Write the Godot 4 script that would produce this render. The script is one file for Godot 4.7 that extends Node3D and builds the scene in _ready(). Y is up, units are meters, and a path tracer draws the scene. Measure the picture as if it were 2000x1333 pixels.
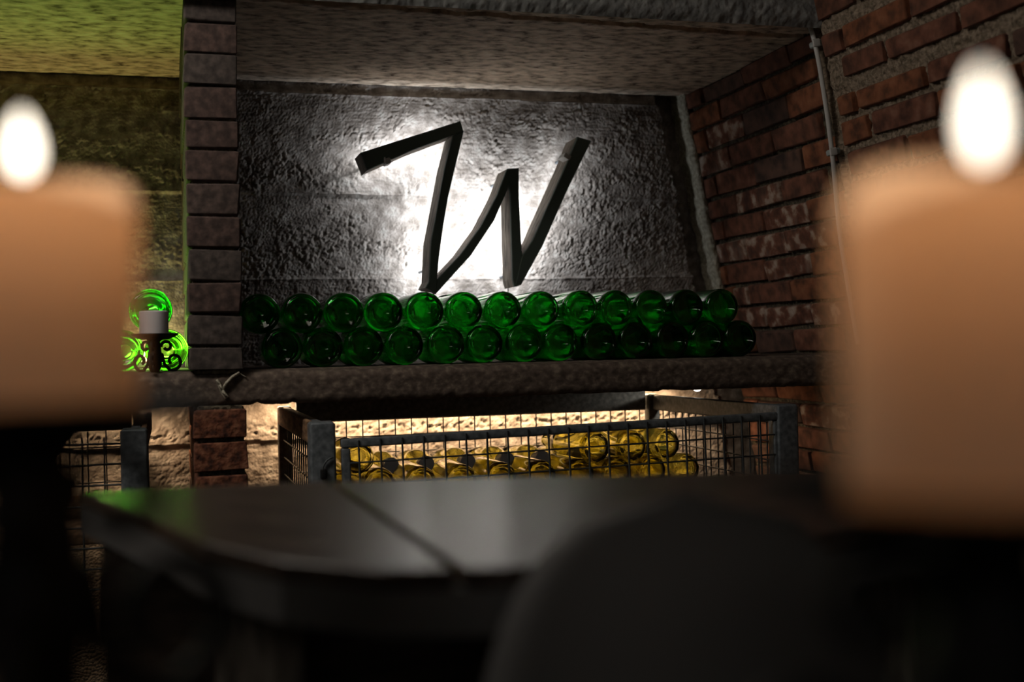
extends Node3D
# A brick and concrete cellar niche: back-lit letter, champagne bottles on a concrete shelf,
# mesh crates of bottles below it, and two burning candles close to the lens.

const EYE := Vector3(0.0, 1.15, 3.234)
const SHELF_TOP := 1.118
const ORD := ["first", "second", "third", "fourth", "fifth", "sixth", "seventh", "eighth", "ninth", "tenth", "eleventh", "twelfth", "thirteenth"]

var taken := {}
var M := {}
var rng := RandomNumberGenerator.new()
var n_fine := FastNoiseLite.new()
var n_mid := FastNoiseLite.new()
var n_big := FastNoiseLite.new()
var n_cell := FastNoiseLite.new()
var n_grit := FastNoiseLite.new()


# ------------------------------------------------------------------ mesh builder
class MB:
	var v := PackedVector3Array()
	var uv := PackedVector2Array()
	var ix := PackedInt32Array()

	func p(a: Vector3, t := Vector2.ZERO) -> int:
		v.append(a)
		uv.append(t)
		return v.size() - 1

	func tri(a: int, b: int, c: int) -> void:  # counter-clockwise seen from outside; stored clockwise
		ix.append(a)
		ix.append(c)
		ix.append(b)

	func quad(a: int, b: int, c: int, d: int) -> void:
		tri(a, b, c)
		tri(a, c, d)

	func flat_quad(a: Vector3, b: Vector3, c: Vector3, d: Vector3) -> void:
		quad(p(a), p(b), p(c), p(d))

	func done() -> ArrayMesh:
		var n := PackedVector3Array()
		n.resize(v.size())
		for k in range(0, ix.size(), 3):
			var a := v[ix[k]]
			var f := (v[ix[k + 2]] - a).cross(v[ix[k + 1]] - a)
			for j in 3:
				n[ix[k + j]] += f
		for k in n.size():
			n[k] = n[k].normalized() if n[k].length_squared() > 1e-20 else Vector3.UP
		var arr := []
		arr.resize(Mesh.ARRAY_MAX)
		arr[Mesh.ARRAY_VERTEX] = v
		arr[Mesh.ARRAY_NORMAL] = n
		arr[Mesh.ARRAY_TEX_UV] = uv
		arr[Mesh.ARRAY_INDEX] = ix
		var m := ArrayMesh.new()
		m.add_surface_from_arrays(Mesh.PRIMITIVE_TRIANGLES, arr)
		return m


func lathe(into: MB, prof: Array, seg: int, center := Vector3.ZERO, wobble := 0.0, waves := 0, lo := -1.0, hi := -1.0) -> void:
	# profile (radius, height), outside of the body on the right when walking along it upwards
	var rows := []
	for q in prof:
		var row := []
		var bump: float = wobble if q.y >= lo and q.y <= hi else 0.0
		for s in seg:
			var a := TAU * s / seg
			var r: float = maxf(q.x, 1e-5) + bump * sin(a * waves)
			row.append(into.p(center + Vector3(r * cos(a), q.y, -r * sin(a)), Vector2(float(s) / seg, q.y)))
		rows.append(row)
	for k in prof.size() - 1:
		if prof[k].is_equal_approx(prof[k + 1]):
			continue
		for s in seg:
			var t := (s + 1) % seg
			into.quad(rows[k][s], rows[k][t], rows[k + 1][t], rows[k + 1][s])


func tube(into: MB, path: Array, radius: float, seg := 6, flatten := 1.0) -> void:
	var side := Vector3.ZERO
	var prev := []
	for k in path.size():
		var d: Vector3 = (path[mini(k + 1, path.size() - 1)] - path[maxi(k - 1, 0)]).normalized()
		if side == Vector3.ZERO:
			side = d.cross(Vector3.UP if absf(d.y) < 0.9 else Vector3.RIGHT).normalized()
		side = (side - d * side.dot(d)).normalized()
		var up := side.cross(d)
		var ring := []
		for s in seg:
			var a := TAU * s / seg
			ring.append(into.p(path[k] + (side * cos(a) + up * sin(a) * flatten) * radius))
		if k > 0:
			for s in seg:
				var t := (s + 1) % seg
				into.quad(prev[s], prev[t], ring[t], ring[s])
		else:
			for s in range(1, seg - 1):
				into.tri(ring[0], ring[s + 1], ring[s])
		if k == path.size() - 1:
			for s in range(1, seg - 1):
				into.tri(ring[0], ring[s], ring[s + 1])
		prev = ring


func cbox(into: MB, c: Vector3, size: Vector3, bev := 0.003, jit := 0.0) -> void:
	var id := {}
	for sx in [-1, 1]:
		for sy in [-1, 1]:
			for sz in [-1, 1]:
				var o := Vector3(sx * size.x, sy * size.y, sz * size.z) * 0.5
				if jit > 0.0:
					o += Vector3(rng.randf_range(-jit, jit), rng.randf_range(-jit, jit), rng.randf_range(-jit, jit))
				var b := bev * (1.0 + (rng.randf_range(-0.3, 1.2) if jit > 0.0 else 0.0))
				var s := Vector3(sx, sy, sz)
				for ax in 3:
					var q := o
					for other in 3:
						if other != ax:
							q[other] -= s[other] * b
					id[[sx, sy, sz, ax]] = into.p(c + q)
	for ax in 3:
		var u := (ax + 1) % 3
		var w := (ax + 2) % 3
		for s in [-1, 1]:
			var f := []
			for k in [[-1, -1], [1, -1], [1, 1], [-1, 1]]:
				var key := [0, 0, 0, ax]
				key[ax] = s
				key[u] = k[0]
				key[w] = k[1]
				f.append(id[key])
			if s > 0:
				into.quad(f[0], f[1], f[2], f[3])
			else:
				into.quad(f[3], f[2], f[1], f[0])
		for s1 in [-1, 1]:
			for s2 in [-1, 1]:
				var g := []
				for e in [[-1, u], [1, u], [1, w], [-1, w]]:
					var key := [0, 0, 0, e[1]]
					key[ax] = e[0]
					key[u] = s1
					key[w] = s2
					g.append(id[key])
				if s1 * s2 > 0:
					into.quad(g[0], g[3], g[2], g[1])
				else:
					into.quad(g[0], g[1], g[2], g[3])
	for sx in [-1, 1]:
		for sy in [-1, 1]:
			for sz in [-1, 1]:
				var a: int = id[[sx, sy, sz, 0]]
				var b: int = id[[sx, sy, sz, 1]]
				var e: int = id[[sx, sy, sz, 2]]
				if sx * sy * sz > 0:
					into.tri(a, b, e)
				else:
					into.tri(a, e, b)


func box_mesh(size: Vector3, bev := 0.003, c := Vector3.ZERO, jit := 0.0) -> ArrayMesh:
	var b := MB.new()
	cbox(b, c, size, bev, jit)
	return b.done()


func grid(nu: int, nv: int, at: Callable) -> ArrayMesh:  # at(u, v) with u to the right and v upwards as seen from the front
	var b := MB.new()
	for j in nv + 1:
		for i in nu + 1:
			b.p(at.call(float(i) / nu, float(j) / nv), Vector2(float(i) / nu, float(j) / nv))
	for j in nv:
		for i in nu:
			var k := j * (nu + 1) + i
			b.quad(k, k + 1, k + nu + 2, k + nu + 1)
	return b.done()


func prism(into: MB, poly: PackedVector2Array, z0: float, z1: float, bev := 0.0025) -> void:  # poly counter-clockwise seen from +z
	var n := poly.size()
	var inner := PackedVector2Array()
	for k in n:
		var a := (poly[k] - poly[(k + n - 1) % n]).normalized()
		var c := (poly[(k + 1) % n] - poly[k]).normalized()
		var na := Vector2(-a.y, a.x)
		var nc := Vector2(-c.y, c.x)
		var m := (na + nc).normalized()
		inner.append(poly[k] + m * (bev / maxf(0.45, m.dot(na))))
	var t := Geometry2D.triangulate_polygon(inner)
	var f := []
	for q in inner:
		f.append(into.p(Vector3(q.x, q.y, z1)))
	for k in range(0, t.size(), 3):
		var s := (inner[t[k + 1]] - inner[t[k]]).cross(inner[t[k + 2]] - inner[t[k]])
		if s > 0:
			into.tri(f[t[k]], f[t[k + 1]], f[t[k + 2]])
		else:
			into.tri(f[t[k]], f[t[k + 2]], f[t[k + 1]])
	var g := []
	for q in poly:
		g.append(into.p(Vector3(q.x, q.y, z0)))
	var tb := Geometry2D.triangulate_polygon(poly)
	for k in range(0, tb.size(), 3):
		var s := (poly[tb[k + 1]] - poly[tb[k]]).cross(poly[tb[k + 2]] - poly[tb[k]])
		if s < 0:
			into.tri(g[tb[k]], g[tb[k + 1]], g[tb[k + 2]])
		else:
			into.tri(g[tb[k]], g[tb[k + 2]], g[tb[k + 1]])
	for k in n:
		var q := poly[k]
		var r := poly[(k + 1) % n]
		into.flat_quad(Vector3(q.x, q.y, z0), Vector3(r.x, r.y, z0), Vector3(r.x, r.y, z1 - bev), Vector3(q.x, q.y, z1 - bev))
		into.flat_quad(Vector3(q.x, q.y, z1 - bev), Vector3(r.x, r.y, z1 - bev), Vector3(inner[(k + 1) % n].x, inner[(k + 1) % n].y, z1), Vector3(inner[k].x, inner[k].y, z1))


# ------------------------------------------------------------------ naming
func numbered(called: String) -> String:
	if not taken.has(called):
		taken[called] = 0
		return called
	taken[called] += 1
	return "%s_%03d" % [called, taken[called]]


func thing(called: String, label: String, category: String, at := Vector3.ZERO, group := "") -> Node3D:
	var o := Node3D.new()
	o.name = numbered(called)
	o.position = at
	add_child(o)
	o.set_meta("label", label)
	o.set_meta("category", category)
	if group:
		o.set_meta("group", group)
	return o


func obj(called: String, mesh: Mesh, mat: Material, parent: Node = null, at := Vector3.ZERO) -> MeshInstance3D:
	var o := MeshInstance3D.new()
	o.mesh = mesh
	o.material_override = mat
	o.position = at
	if parent == null:
		o.name = numbered(called)
		add_child(o)
	else:
		var n := 0
		var nm := called
		while parent.has_node(NodePath(nm)):
			n += 1
			nm = "%s_%03d" % [called, n]
		o.name = nm
		parent.add_child(o)
	return o


func piece(called: String, count: int, mesh: Mesh, mat: Material, parent: Node) -> MeshInstance3D:  # like obj, for long series
	var o := MeshInstance3D.new()
	o.mesh = mesh
	o.material_override = mat
	o.name = called if count == 0 else "%s_%03d" % [called, count]
	parent.add_child(o)
	return o


func setting(called: String) -> Node3D:
	var o := Node3D.new()
	o.name = called
	o.set_meta("kind", "structure")
	add_child(o)
	return o


func copy(src: Node3D, called: String, label: String, at: Vector3, group: String) -> Node3D:
	var c: Node3D = src.duplicate()
	c.name = numbered(called)
	c.position = at
	add_child(c)
	c.set_meta("label", label)
	c.set_meta("group", group)
	return c


# ------------------------------------------------------------------ materials
func noise_tex(kind: int, freq: float, seed_: int, stops: Array, size := 512, octaves := 4, stretch := Vector2.ONE) -> Texture2D:
	var n := FastNoiseLite.new()
	n.noise_type = kind as FastNoiseLite.NoiseType
	n.frequency = freq
	n.seed = seed_
	n.fractal_octaves = octaves
	if kind == FastNoiseLite.TYPE_CELLULAR:
		n.cellular_return_type = FastNoiseLite.RETURN_DISTANCE
	var t := NoiseTexture2D.new()
	t.width = size
	t.height = size
	t.seamless = true
	t.noise = n
	var g := Gradient.new()
	var off := PackedFloat32Array()
	var col := PackedColorArray()
	for s in stops:
		off.append(s[0])
		col.append(s[1])
	g.offsets = off
	g.colors = col
	t.color_ramp = g
	return t


func g(v: float) -> Color:
	return Color(v, v, v)


func tri_mat(tex: Texture2D, scale: Vector3, rough := 0.9, bump: Texture2D = null, depth := 0.2) -> StandardMaterial3D:
	var m := StandardMaterial3D.new()
	m.albedo_texture = tex
	m.uv1_triplanar = true
	m.uv1_world_triplanar = true
	m.uv1_scale = scale
	m.roughness = rough
	if bump:
		m.heightmap_enabled = true
		m.heightmap_texture = bump
		m.heightmap_scale = depth
	return m


func plain(c: Color, rough := 0.6, metal := 0.0) -> StandardMaterial3D:
	var m := StandardMaterial3D.new()
	m.albedo_color = c
	m.roughness = rough
	m.metallic = metal
	return m


func glass(c: Color) -> StandardMaterial3D:
	var m := StandardMaterial3D.new()
	m.transparency = BaseMaterial3D.TRANSPARENCY_ALPHA
	m.refraction_enabled = true
	m.refraction_scale = 0.05
	m.albedo_color = Color(c.r, c.g, c.b, 0.0)
	m.roughness = 0.03
	return m


func glow(c: Color, e: float) -> StandardMaterial3D:
	var m := plain(c, 0.6)
	m.emission_enabled = true
	m.emission = c
	m.emission_energy_multiplier = e
	return m


func make_materials() -> void:
	var S := FastNoiseLite.TYPE_SIMPLEX_SMOOTH
	var rough_bump := noise_tex(S, 0.03, 5, [[0.0, g(0.0)], [1.0, g(1.0)]], 512, 5)
	var pebble_bump := noise_tex(FastNoiseLite.TYPE_CELLULAR, 0.05, 9, [[0.0, g(1.0)], [0.55, g(0.35)], [1.0, g(0.0)]], 512, 2)
	M.wall = tri_mat(noise_tex(S, 0.006, 11, [[0.15, Color(0.42, 0.39, 0.36)], [0.45, Color(0.53, 0.50, 0.47)], [0.6, Color(0.60, 0.57, 0.54)], [0.85, Color(0.68, 0.66, 0.63)]], 1024, 8), Vector3.ONE * 3.2, 0.9, noise_tex(FastNoiseLite.TYPE_CELLULAR, 0.09, 19, [[0.0, g(1.0)], [0.5, g(0.5)], [1.0, g(0.0)]], 512, 1), 0.12)
	M.wall.metallic_specular = 0.35
	M.soffit = tri_mat(noise_tex(S, 0.012, 12, [[0.10, Color(0.36, 0.30, 0.25)], [0.28, Color(0.66, 0.59, 0.51)], [0.48, Color(0.80, 0.73, 0.64)], [0.62, Color(0.88, 0.79, 0.70)], [0.85, Color(0.92, 0.87, 0.79)]], 1024, 8), Vector3(1.5, 2.0, 2.4), 0.92, rough_bump, 0.05)
	M.beam = tri_mat(noise_tex(S, 0.02, 13, [[0.2, Color(0.40, 0.41, 0.41)], [0.8, Color(0.64, 0.65, 0.64)]], 512, 5), Vector3.ONE * 2.2, 0.92, pebble_bump, 0.25)
	M.shelf = tri_mat(noise_tex(S, 0.022, 14, [[0.15, Color(0.27, 0.23, 0.20)], [0.45, Color(0.36, 0.31, 0.275)], [0.62, Color(0.41, 0.36, 0.32)], [0.85, Color(0.53, 0.48, 0.42)]], 1024, 7), Vector3(2.0, 2.6, 2.0), 0.9, rough_bump, 0.10)
	M.plaster = tri_mat(noise_tex(S, 0.03, 15, [[0.2, Color(0.55, 0.53, 0.46)], [0.8, Color(0.76, 0.74, 0.67)]], 512, 4), Vector3.ONE * 4.0, 0.95, pebble_bump, 0.2)
	M.mortar = tri_mat(noise_tex(S, 0.03, 16, [[0.2, Color(0.18, 0.16, 0.13)], [0.55, Color(0.34, 0.31, 0.25)], [0.9, Color(0.48, 0.46, 0.38)]], 512, 5), Vector3.ONE * 4.0, 0.97, pebble_bump, 0.4)
	M.mortar_pale = tri_mat(noise_tex(S, 0.03, 17, [[0.2, Color(0.36, 0.32, 0.26)], [0.5, Color(0.56, 0.50, 0.43)], [0.9, Color(0.68, 0.62, 0.54)]], 512, 5), Vector3.ONE * 4.0, 0.97, pebble_bump, 0.6)
	var hues := [
		[Color(0.26, 0.17, 0.13), Color(0.45, 0.29, 0.22), Color(0.56, 0.37, 0.29)],
		[Color(0.29, 0.18, 0.12), Color(0.52, 0.32, 0.21), Color(0.62, 0.41, 0.29)],
		[Color(0.21, 0.16, 0.14), Color(0.36, 0.27, 0.23), Color(0.46, 0.34, 0.28)],
		[Color(0.26, 0.16, 0.12), Color(0.47, 0.30, 0.23), Color(0.60, 0.44, 0.36)],
	]
	M.brick = []
	for k in 4:
		M.brick.append(tri_mat(noise_tex(S, 0.016, 30 + k, [[0.12, hues[k][0]], [0.5, hues[k][1]], [0.9, hues[k][2]]], 512, 7), Vector3(3.0, 2.2, 2.0), 0.92, rough_bump, 0.12))
	for k in 2:  # bricks with white salt bloom
		M.brick.append(tri_mat(noise_tex(S, 0.013, 40 + k, [[0.15, Color(0.28, 0.18, 0.14)], [0.46, Color(0.46, 0.29, 0.22)], [0.55, Color(0.53, 0.40, 0.33)], [0.66, Color(0.68, 0.60, 0.54)], [0.9, Color(0.77, 0.72, 0.67)]], 512, 7), Vector3(3.0, 2.6, 2.2), 0.95, rough_bump, 0.10))
	M.pier = []
	for k in 3:
		var c: Color = [Color(0.31, 0.26, 0.24), Color(0.30, 0.24, 0.22), Color(0.28, 0.25, 0.235)][k]
		M.pier.append(tri_mat(noise_tex(S, 0.025, 50 + k, [[0.15, c * 0.72], [0.5, c], [0.85, c * 1.28]], 512, 7), Vector3.ONE * 3.0, 0.93, rough_bump, 0.10))
	M.pier_low = tri_mat(noise_tex(S, 0.018, 55, [[0.2, Color(0.22, 0.12, 0.08)], [0.5, Color(0.42, 0.24, 0.16)], [0.85, Color(0.56, 0.38, 0.28)]], 512, 5), Vector3.ONE * 4.0, 0.93, rough_bump, 0.25)
	M.wood_dark = tri_mat(noise_tex(S, 0.012, 60, [[0.2, Color(0.36, 0.34, 0.31)], [0.5, Color(0.54, 0.51, 0.47)], [0.85, Color(0.66, 0.63, 0.58)]], 512, 5), Vector3(9.0, 1.6, 9.0), 0.85, rough_bump, 0.08)
	M.paint_dark = plain(Color(0.33, 0.39, 0.36), 0.75)
	M.board = tri_mat(noise_tex(S, 0.012, 61, [[0.2, Color(0.34, 0.25, 0.17)], [0.5, Color(0.50, 0.38, 0.27)], [0.85, Color(0.62, 0.50, 0.37)]], 512, 5), Vector3(8.0, 8.0, 1.6), 0.8)
	var table := tri_mat(noise_tex(S, 0.01, 62, [[0.2, Color(0.16, 0.12, 0.10)], [0.5, Color(0.26, 0.21, 0.18)], [0.85, Color(0.35, 0.29, 0.25)]], 512, 5), Vector3(2.0, 8.0, 8.0), 0.27)
	table.metallic_specular = 0.8
	M.table = table
	M.steel = tri_mat(noise_tex(S, 0.02, 63, [[0.2, Color(0.34, 0.37, 0.39)], [0.5, Color(0.43, 0.46, 0.48)], [0.85, Color(0.52, 0.55, 0.57)]], 512, 4), Vector3.ONE * 5.0, 0.55)
	M.steel.metallic = 0.35
	M.wire = plain(Color(0.30, 0.32, 0.33), 0.5, 0.5)
	M.iron = plain(Color(0.035, 0.035, 0.038), 0.65, 0.2)
	M.conduit = plain(Color(0.78, 0.78, 0.77), 0.5)
	M.clip = plain(Color(0.62, 0.66, 0.66), 0.5)
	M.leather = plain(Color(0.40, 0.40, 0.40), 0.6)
	M.floor = tri_mat(noise_tex(S, 0.02, 64, [[0.2, Color(0.20, 0.18, 0.16)], [0.8, Color(0.36, 0.33, 0.30)]], 512, 5), Vector3.ONE * 1.0, 0.85)
	M.room = tri_mat(noise_tex(S, 0.02, 65, [[0.2, Color(0.36, 0.33, 0.31)], [0.8, Color(0.52, 0.49, 0.46)]], 512, 5), Vector3.ONE * 0.8, 0.9)
	M.green = glass(Color(0.33, 0.86, 0.36))
	M.dark_green = glass(Color(0.24, 0.74, 0.30))
	M.black_green = glass(Color(0.13, 0.56, 0.22))
	M.lime = glass(Color(0.62, 0.95, 0.42))
	M.yellow = glass(Color(0.98, 0.965, 0.66))
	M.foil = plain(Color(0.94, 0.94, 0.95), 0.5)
	M.paper = plain(Color(0.55, 0.54, 0.66), 0.8)
	var wax := plain(Color(0.92, 0.88, 0.84), 0.55)
	wax.backlight_enabled = true
	wax.backlight = Color(1.0, 0.91, 0.81)
	M.wax = wax
	M.wax_white = plain(Color(0.80, 0.79, 0.80), 0.6)
	M.flame = glow(Color(1.0, 0.95, 0.87), 4.2)
	M.wick = plain(Color(0.05, 0.04, 0.04), 0.9)
	M.led = glow(Color(0.93, 0.96, 1.0), 2.0)
	M.tube = glow(Color(1.0, 0.84, 0.66), 3.0)
	M.fitting = plain(Color(0.75, 0.75, 0.74), 0.5)
	M.lamp_bright = glow(Color(1.0, 0.95, 0.9), 5.0)
	M.lamp = glow(Color(1.0, 0.96, 0.90), 1.5)  # diffuser glow of the made-up ceiling lamps


# ------------------------------------------------------------------ light
func area(called: String, at: Vector3, towards: Vector3, along: Vector3, length: float, width: float, radiance: float, c: Color, parent: Node = null) -> void:
	var l := AreaLight3D.new()
	l.name = called
	var z := -towards.normalized()
	var x := (along - z * along.dot(z)).normalized()
	l.transform = Transform3D(Basis(x, z.cross(x), z), at)
	l.area_size = Vector2(length, width)
	l.area_normalize_energy = true
	l.light_energy = radiance * length * width / PI
	l.light_color = c
	l.area_range = 12.0
	l.area_attenuation = 2.0
	l.shadow_enabled = true
	(parent if parent else self).add_child(l, true)


func omni(called: String, at: Vector3, energy: float, c: Color, size: float, parent: Node = null) -> void:
	var l := OmniLight3D.new()
	l.name = called
	l.position = at
	l.light_energy = energy
	l.light_color = c
	l.light_size = size
	l.omni_range = 12.0
	l.omni_attenuation = 2.0
	l.shadow_enabled = true
	(parent if parent else self).add_child(l, true)


# ------------------------------------------------------------------ scene
func _ready() -> void:
	rng.seed = 7
	setup_camera_and_air()
	added_fill_lights()
	make_materials()
	for q in [[n_fine, 160.0, 3], [n_mid, 40.0, 4], [n_big, 7.0, 3]]:
		q[0].noise_type = FastNoiseLite.TYPE_SIMPLEX_SMOOTH
		q[0].frequency = q[1]
		q[0].fractal_octaves = q[2]
		q[0].seed = 3
	for q in [[n_cell, 88.0, 4], [n_grit, 165.0, 8]]:
		q[0].noise_type = FastNoiseLite.TYPE_CELLULAR
		q[0].cellular_return_type = FastNoiseLite.RETURN_DISTANCE
		q[0].cellular_distance_function = FastNoiseLite.DISTANCE_EUCLIDEAN
		q[0].frequency = q[1]
		q[0].fractal_type = FastNoiseLite.FRACTAL_NONE
		q[0].seed = q[2]
	build_room()
	build_back_wall()
	build_ceiling()
	build_right_wall()
	build_pier()
	build_shelf()
	build_letter()
	build_shelf_bottles()
	build_crates()
	build_crate_bottles()
	build_tubes()
	build_niche_lamp()
	build_conduit()
	build_small_candle()
	build_table()
	build_foreground()


func setup_camera_and_air() -> void:
	var cam := Camera3D.new()
	cam.name = "camera"
	var att := CameraAttributesPhysical.new()
	att.frustum_focal_length = 43.03
	att.frustum_focus_distance = 2.75
	att.frustum_near = 0.05
	att.frustum_far = 60.0
	att.exposure_aperture = 2.8
	cam.attributes = att
	cam.position = EYE
	cam.basis = Basis(Vector3.UP, deg_to_rad(-15.75)) * Basis(Vector3.RIGHT, deg_to_rad(0.31)) * Basis(Vector3.BACK, -0.0225)
	add_child(cam)
	cam.current = true
	var we := WorldEnvironment.new()
	we.name = "environment"
	var e := Environment.new()
	e.background_mode = Environment.BG_COLOR
	e.background_color = Color.BLACK
	e.tonemap_mode = Environment.TONE_MAPPER_LINEAR
	e.tonemap_exposure = 1.0
	e.sdfgi_enabled = true
	e.ssao_enabled = true
	e.ssil_enabled = true
	we.environment = e
	add_child(we)


func added_fill_lights() -> void:
	# added fill lights above the frame and behind the lens; fittings in build_room
	area("added_room_fill", Vector3(-0.55, 2.33, 1.45), Vector3(0.35, -1.0, -0.3), Vector3(1, 0, 0), 1.1, 0.28, 18.0, Color(1.0, 0.95, 0.9))
	area("added_back_fill", Vector3(-0.9, 2.33, 5.0), Vector3(0.2, -1.0, -0.6), Vector3(1, 0, 0), 1.1, 0.28, 5.0, Color(1.0, 0.96, 0.92))  # added weak fill from behind, lifts the chair back and table edge


func build_room() -> void:
	var f := setting("floor")
	obj("slab", box_mesh(Vector3(5.4, 0.2, 7.0), 0.01), M.floor, f, Vector3(-0.5, -0.1, 3.2))
	var w := setting("wall_left")
	obj("render", box_mesh(Vector3(0.2, 2.9, 7.0), 0.01), M.room, w, Vector3(-3.0, 1.35, 3.2))
	w = setting("wall_front")
	obj("render", box_mesh(Vector3(5.4, 2.9, 0.2), 0.01), M.room, w, Vector3(-0.5, 1.35, 6.6))
	for q in [["added fill lamp on the ceiling above the table, out of frame", Vector3(-0.55, 2.34, 1.45)], ["added fill lamp on the ceiling behind the photographer, out of frame", Vector3(-0.9, 2.34, 5.0)]]:
		var t := thing("added_ceiling_lamp", q[0], "lamp", q[1], "added ceiling lamps")  # made-up fitting around an added fill light
		t.rotation.y = PI / 2
		obj("housing", box_mesh(Vector3(0.32, 0.06, 1.16), 0.01), M.fitting, t, Vector3(0, 0.05, 0))
		obj("diffuser", box_mesh(Vector3(0.28, 0.02, 1.1), 0.006), M.lamp, t, Vector3(0, 0.011, 0))
		for s in [-0.4, 0.4]:
			var b := MB.new()
			tube(b, [Vector3(0, 0.08, s), Vector3(0, 0.21, s)], 0.006, 8)
			obj("rod", b.done(), M.fitting, t)


func wall_z(x: float, y: float) -> float:
	# relief of the board-marked concrete: boards, ledges, exposed pebbles, brushed stretches
	var zr := 0.0
	var lines := [1.832 + 0.001 * sin(x * 9.0), 1.564 - 0.006 * (x - 0.5) + 0.002 * sin(x * 7.0), 1.342 + 0.002 * sin(x * 5.0), 1.13, 0.921 + 0.003 * sin(x * 11.0)]
	var offs := [-0.006, 0.003, -0.003, 0.002, 0.004, -0.003]
	var band := 0
	while band < 5 and y < lines[band]:
		band += 1
	zr += offs[band]
	var ragged := n_mid.get_noise_2d(x * 0.6, 3.0)
	for k in 5:
		var d: float = y - lines[k] + ragged * 0.004
		if absf(d) < 0.012:
			zr += (0.005 if k != 3 else 0.0) * exp(-d * d / 0.000012) * (0.55 + 0.9 * n_big.get_noise_2d(x * 3.0, k * 5.0 + 0.3))
	var b := n_big.get_noise_2d(x, y * 1.6)
	var low: float = clampf(1.0 - absf(y - 1.62) / 0.055 + b * 1.6, 0.0, 1.0) if y < 1.68 else clampf(b * 2.5 - 0.1, 0.0, 1.0)
	if y < 1.56 and y > 1.342:
		low = clampf(1.0 - absf(y - 1.42) / 0.09 + b * 1.5, 0.0, 1.0) * 0.9
	elif y <= 1.342 and y > 1.0:
		low = clampf(b * 2.0, 0.0, 0.5)
	elif y <= 1.0:
		low = clampf(b * 1.8 + 0.25, 0.0, 0.7) if y > 0.921 else clampf(b, 0.0, 0.4)
	if x > 0.75 and y > 1.34 and y < 1.80:
		low = maxf(low, clampf(0.55 + b * 1.8, 0.0, 1.0))
	low = clampf(low + 0.10, 0.0, 1.0)
	var d1 := clampf((n_cell.get_noise_2d(x, y) + 1.0) * 1.25, 0.0, 1.0)
	var d2 := clampf((n_grit.get_noise_2d(x, y) + 1.0) * 1.3, 0.0, 1.0)
	var patchy := clampf(0.7 + 1.3 * n_mid.get_noise_2d(x * 0.8 + 5.0, y * 0.8), 0.15, 1.4)
	zr += low * patchy * (0.0075 * sqrt(1.0 - d1 * d1) - 0.004)
	zr += (0.4 + 0.6 * low) * (0.0030 * sqrt(1.0 - d2 * d2) - 0.0015)
	zr += 0.0008 * n_fine.get_noise_2d(x, y)
	zr += 0.0009 * n_mid.get_noise_2d(x * 0.25, y * 3.2)
	if y < 0.93:
		zr += 0.0016 * n_mid.get_noise_2d(x * 0.3, y * 2.4) + 0.0008 * n_fine.get_noise_2d(x, y * 1.3)
	if y < 0.965 and y > 0.925:
		zr -= 0.012 * clampf(n_mid.get_noise_2d(x * 1.1, y * 1.5) * 3.0 - 0.15, 0.0, 1.0) * exp(-pow((y - 0.945) / 0.011, 2.0))
	var xc := 1.439 + 0.19 * (1.86 - y) - 0.03
	zr -= 0.05 * clampf((x - (xc - 0.055 + 0.012 * n_mid.get_noise_2d(2.0, y))) / 0.02, 0.0, 1.0)
	return zr


func build_back_wall() -> void:
	var w := setting("wall_back")
	for q in [[0.10, 1.09, 1.36, 0.78, 620, 356], [-0.70, 1.09, 0.80, 0.78, 220, 214], [1.46, 1.09, 0.20, 0.78, 50, 150], [-0.70, 0.72, 2.36, 0.37, 640, 104]]:
		obj("concrete_face", grid(q[4], q[5], func(u: float, v: float):
			var x: float = q[0] + q[2] * u
			var y: float = q[1] + q[3] * v
			return Vector3(x, y, wall_z(x, y))), M.wall, w)
	obj("backing", box_mesh(Vector3(5.4, 2.9, 0.2), 0.01), M.room, w, Vector3(-0.5, 1.35, -0.17))
	obj("concrete_side", box_mesh(Vector3(2.2, 1.15, 0.06), 0.004), M.wall, w, Vector3(-1.802, 1.295, -0.03))
	obj("footing", box_mesh(Vector3(4.7, 0.72, 0.07), 0.004), M.wall, w, Vector3(-0.55, 0.36, -0.035))
	# plaster fillet running down the corner
	var t := setting("trim_1")
	obj("plaster_fillet", grid(14, 200, func(u: float, v: float):
		var y := 1.05 + 0.815 * v
		var xc := 1.439 + 0.19 * (1.86 - y)
		var wide := 0.030 + 0.008 * n_mid.get_noise_2d(7.0, y * 0.4) + 0.008 * (1.86 - y)
		var a := -0.1 + 1.15 * u
		return Vector3(xc + 0.006 - wide * (1.0 - a), y, 0.012 + 0.016 * sin(clampf(u, 0.0, 1.0) * PI) - 0.055 * (1.0 - clampf(u * 4.0, 0.0, 1.0)) + 0.004 * n_mid.get_noise_2d(u * 0.4, y) + 0.0015 * n_fine.get_noise_2d(u * 0.05, y))), M.plaster, t)


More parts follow.
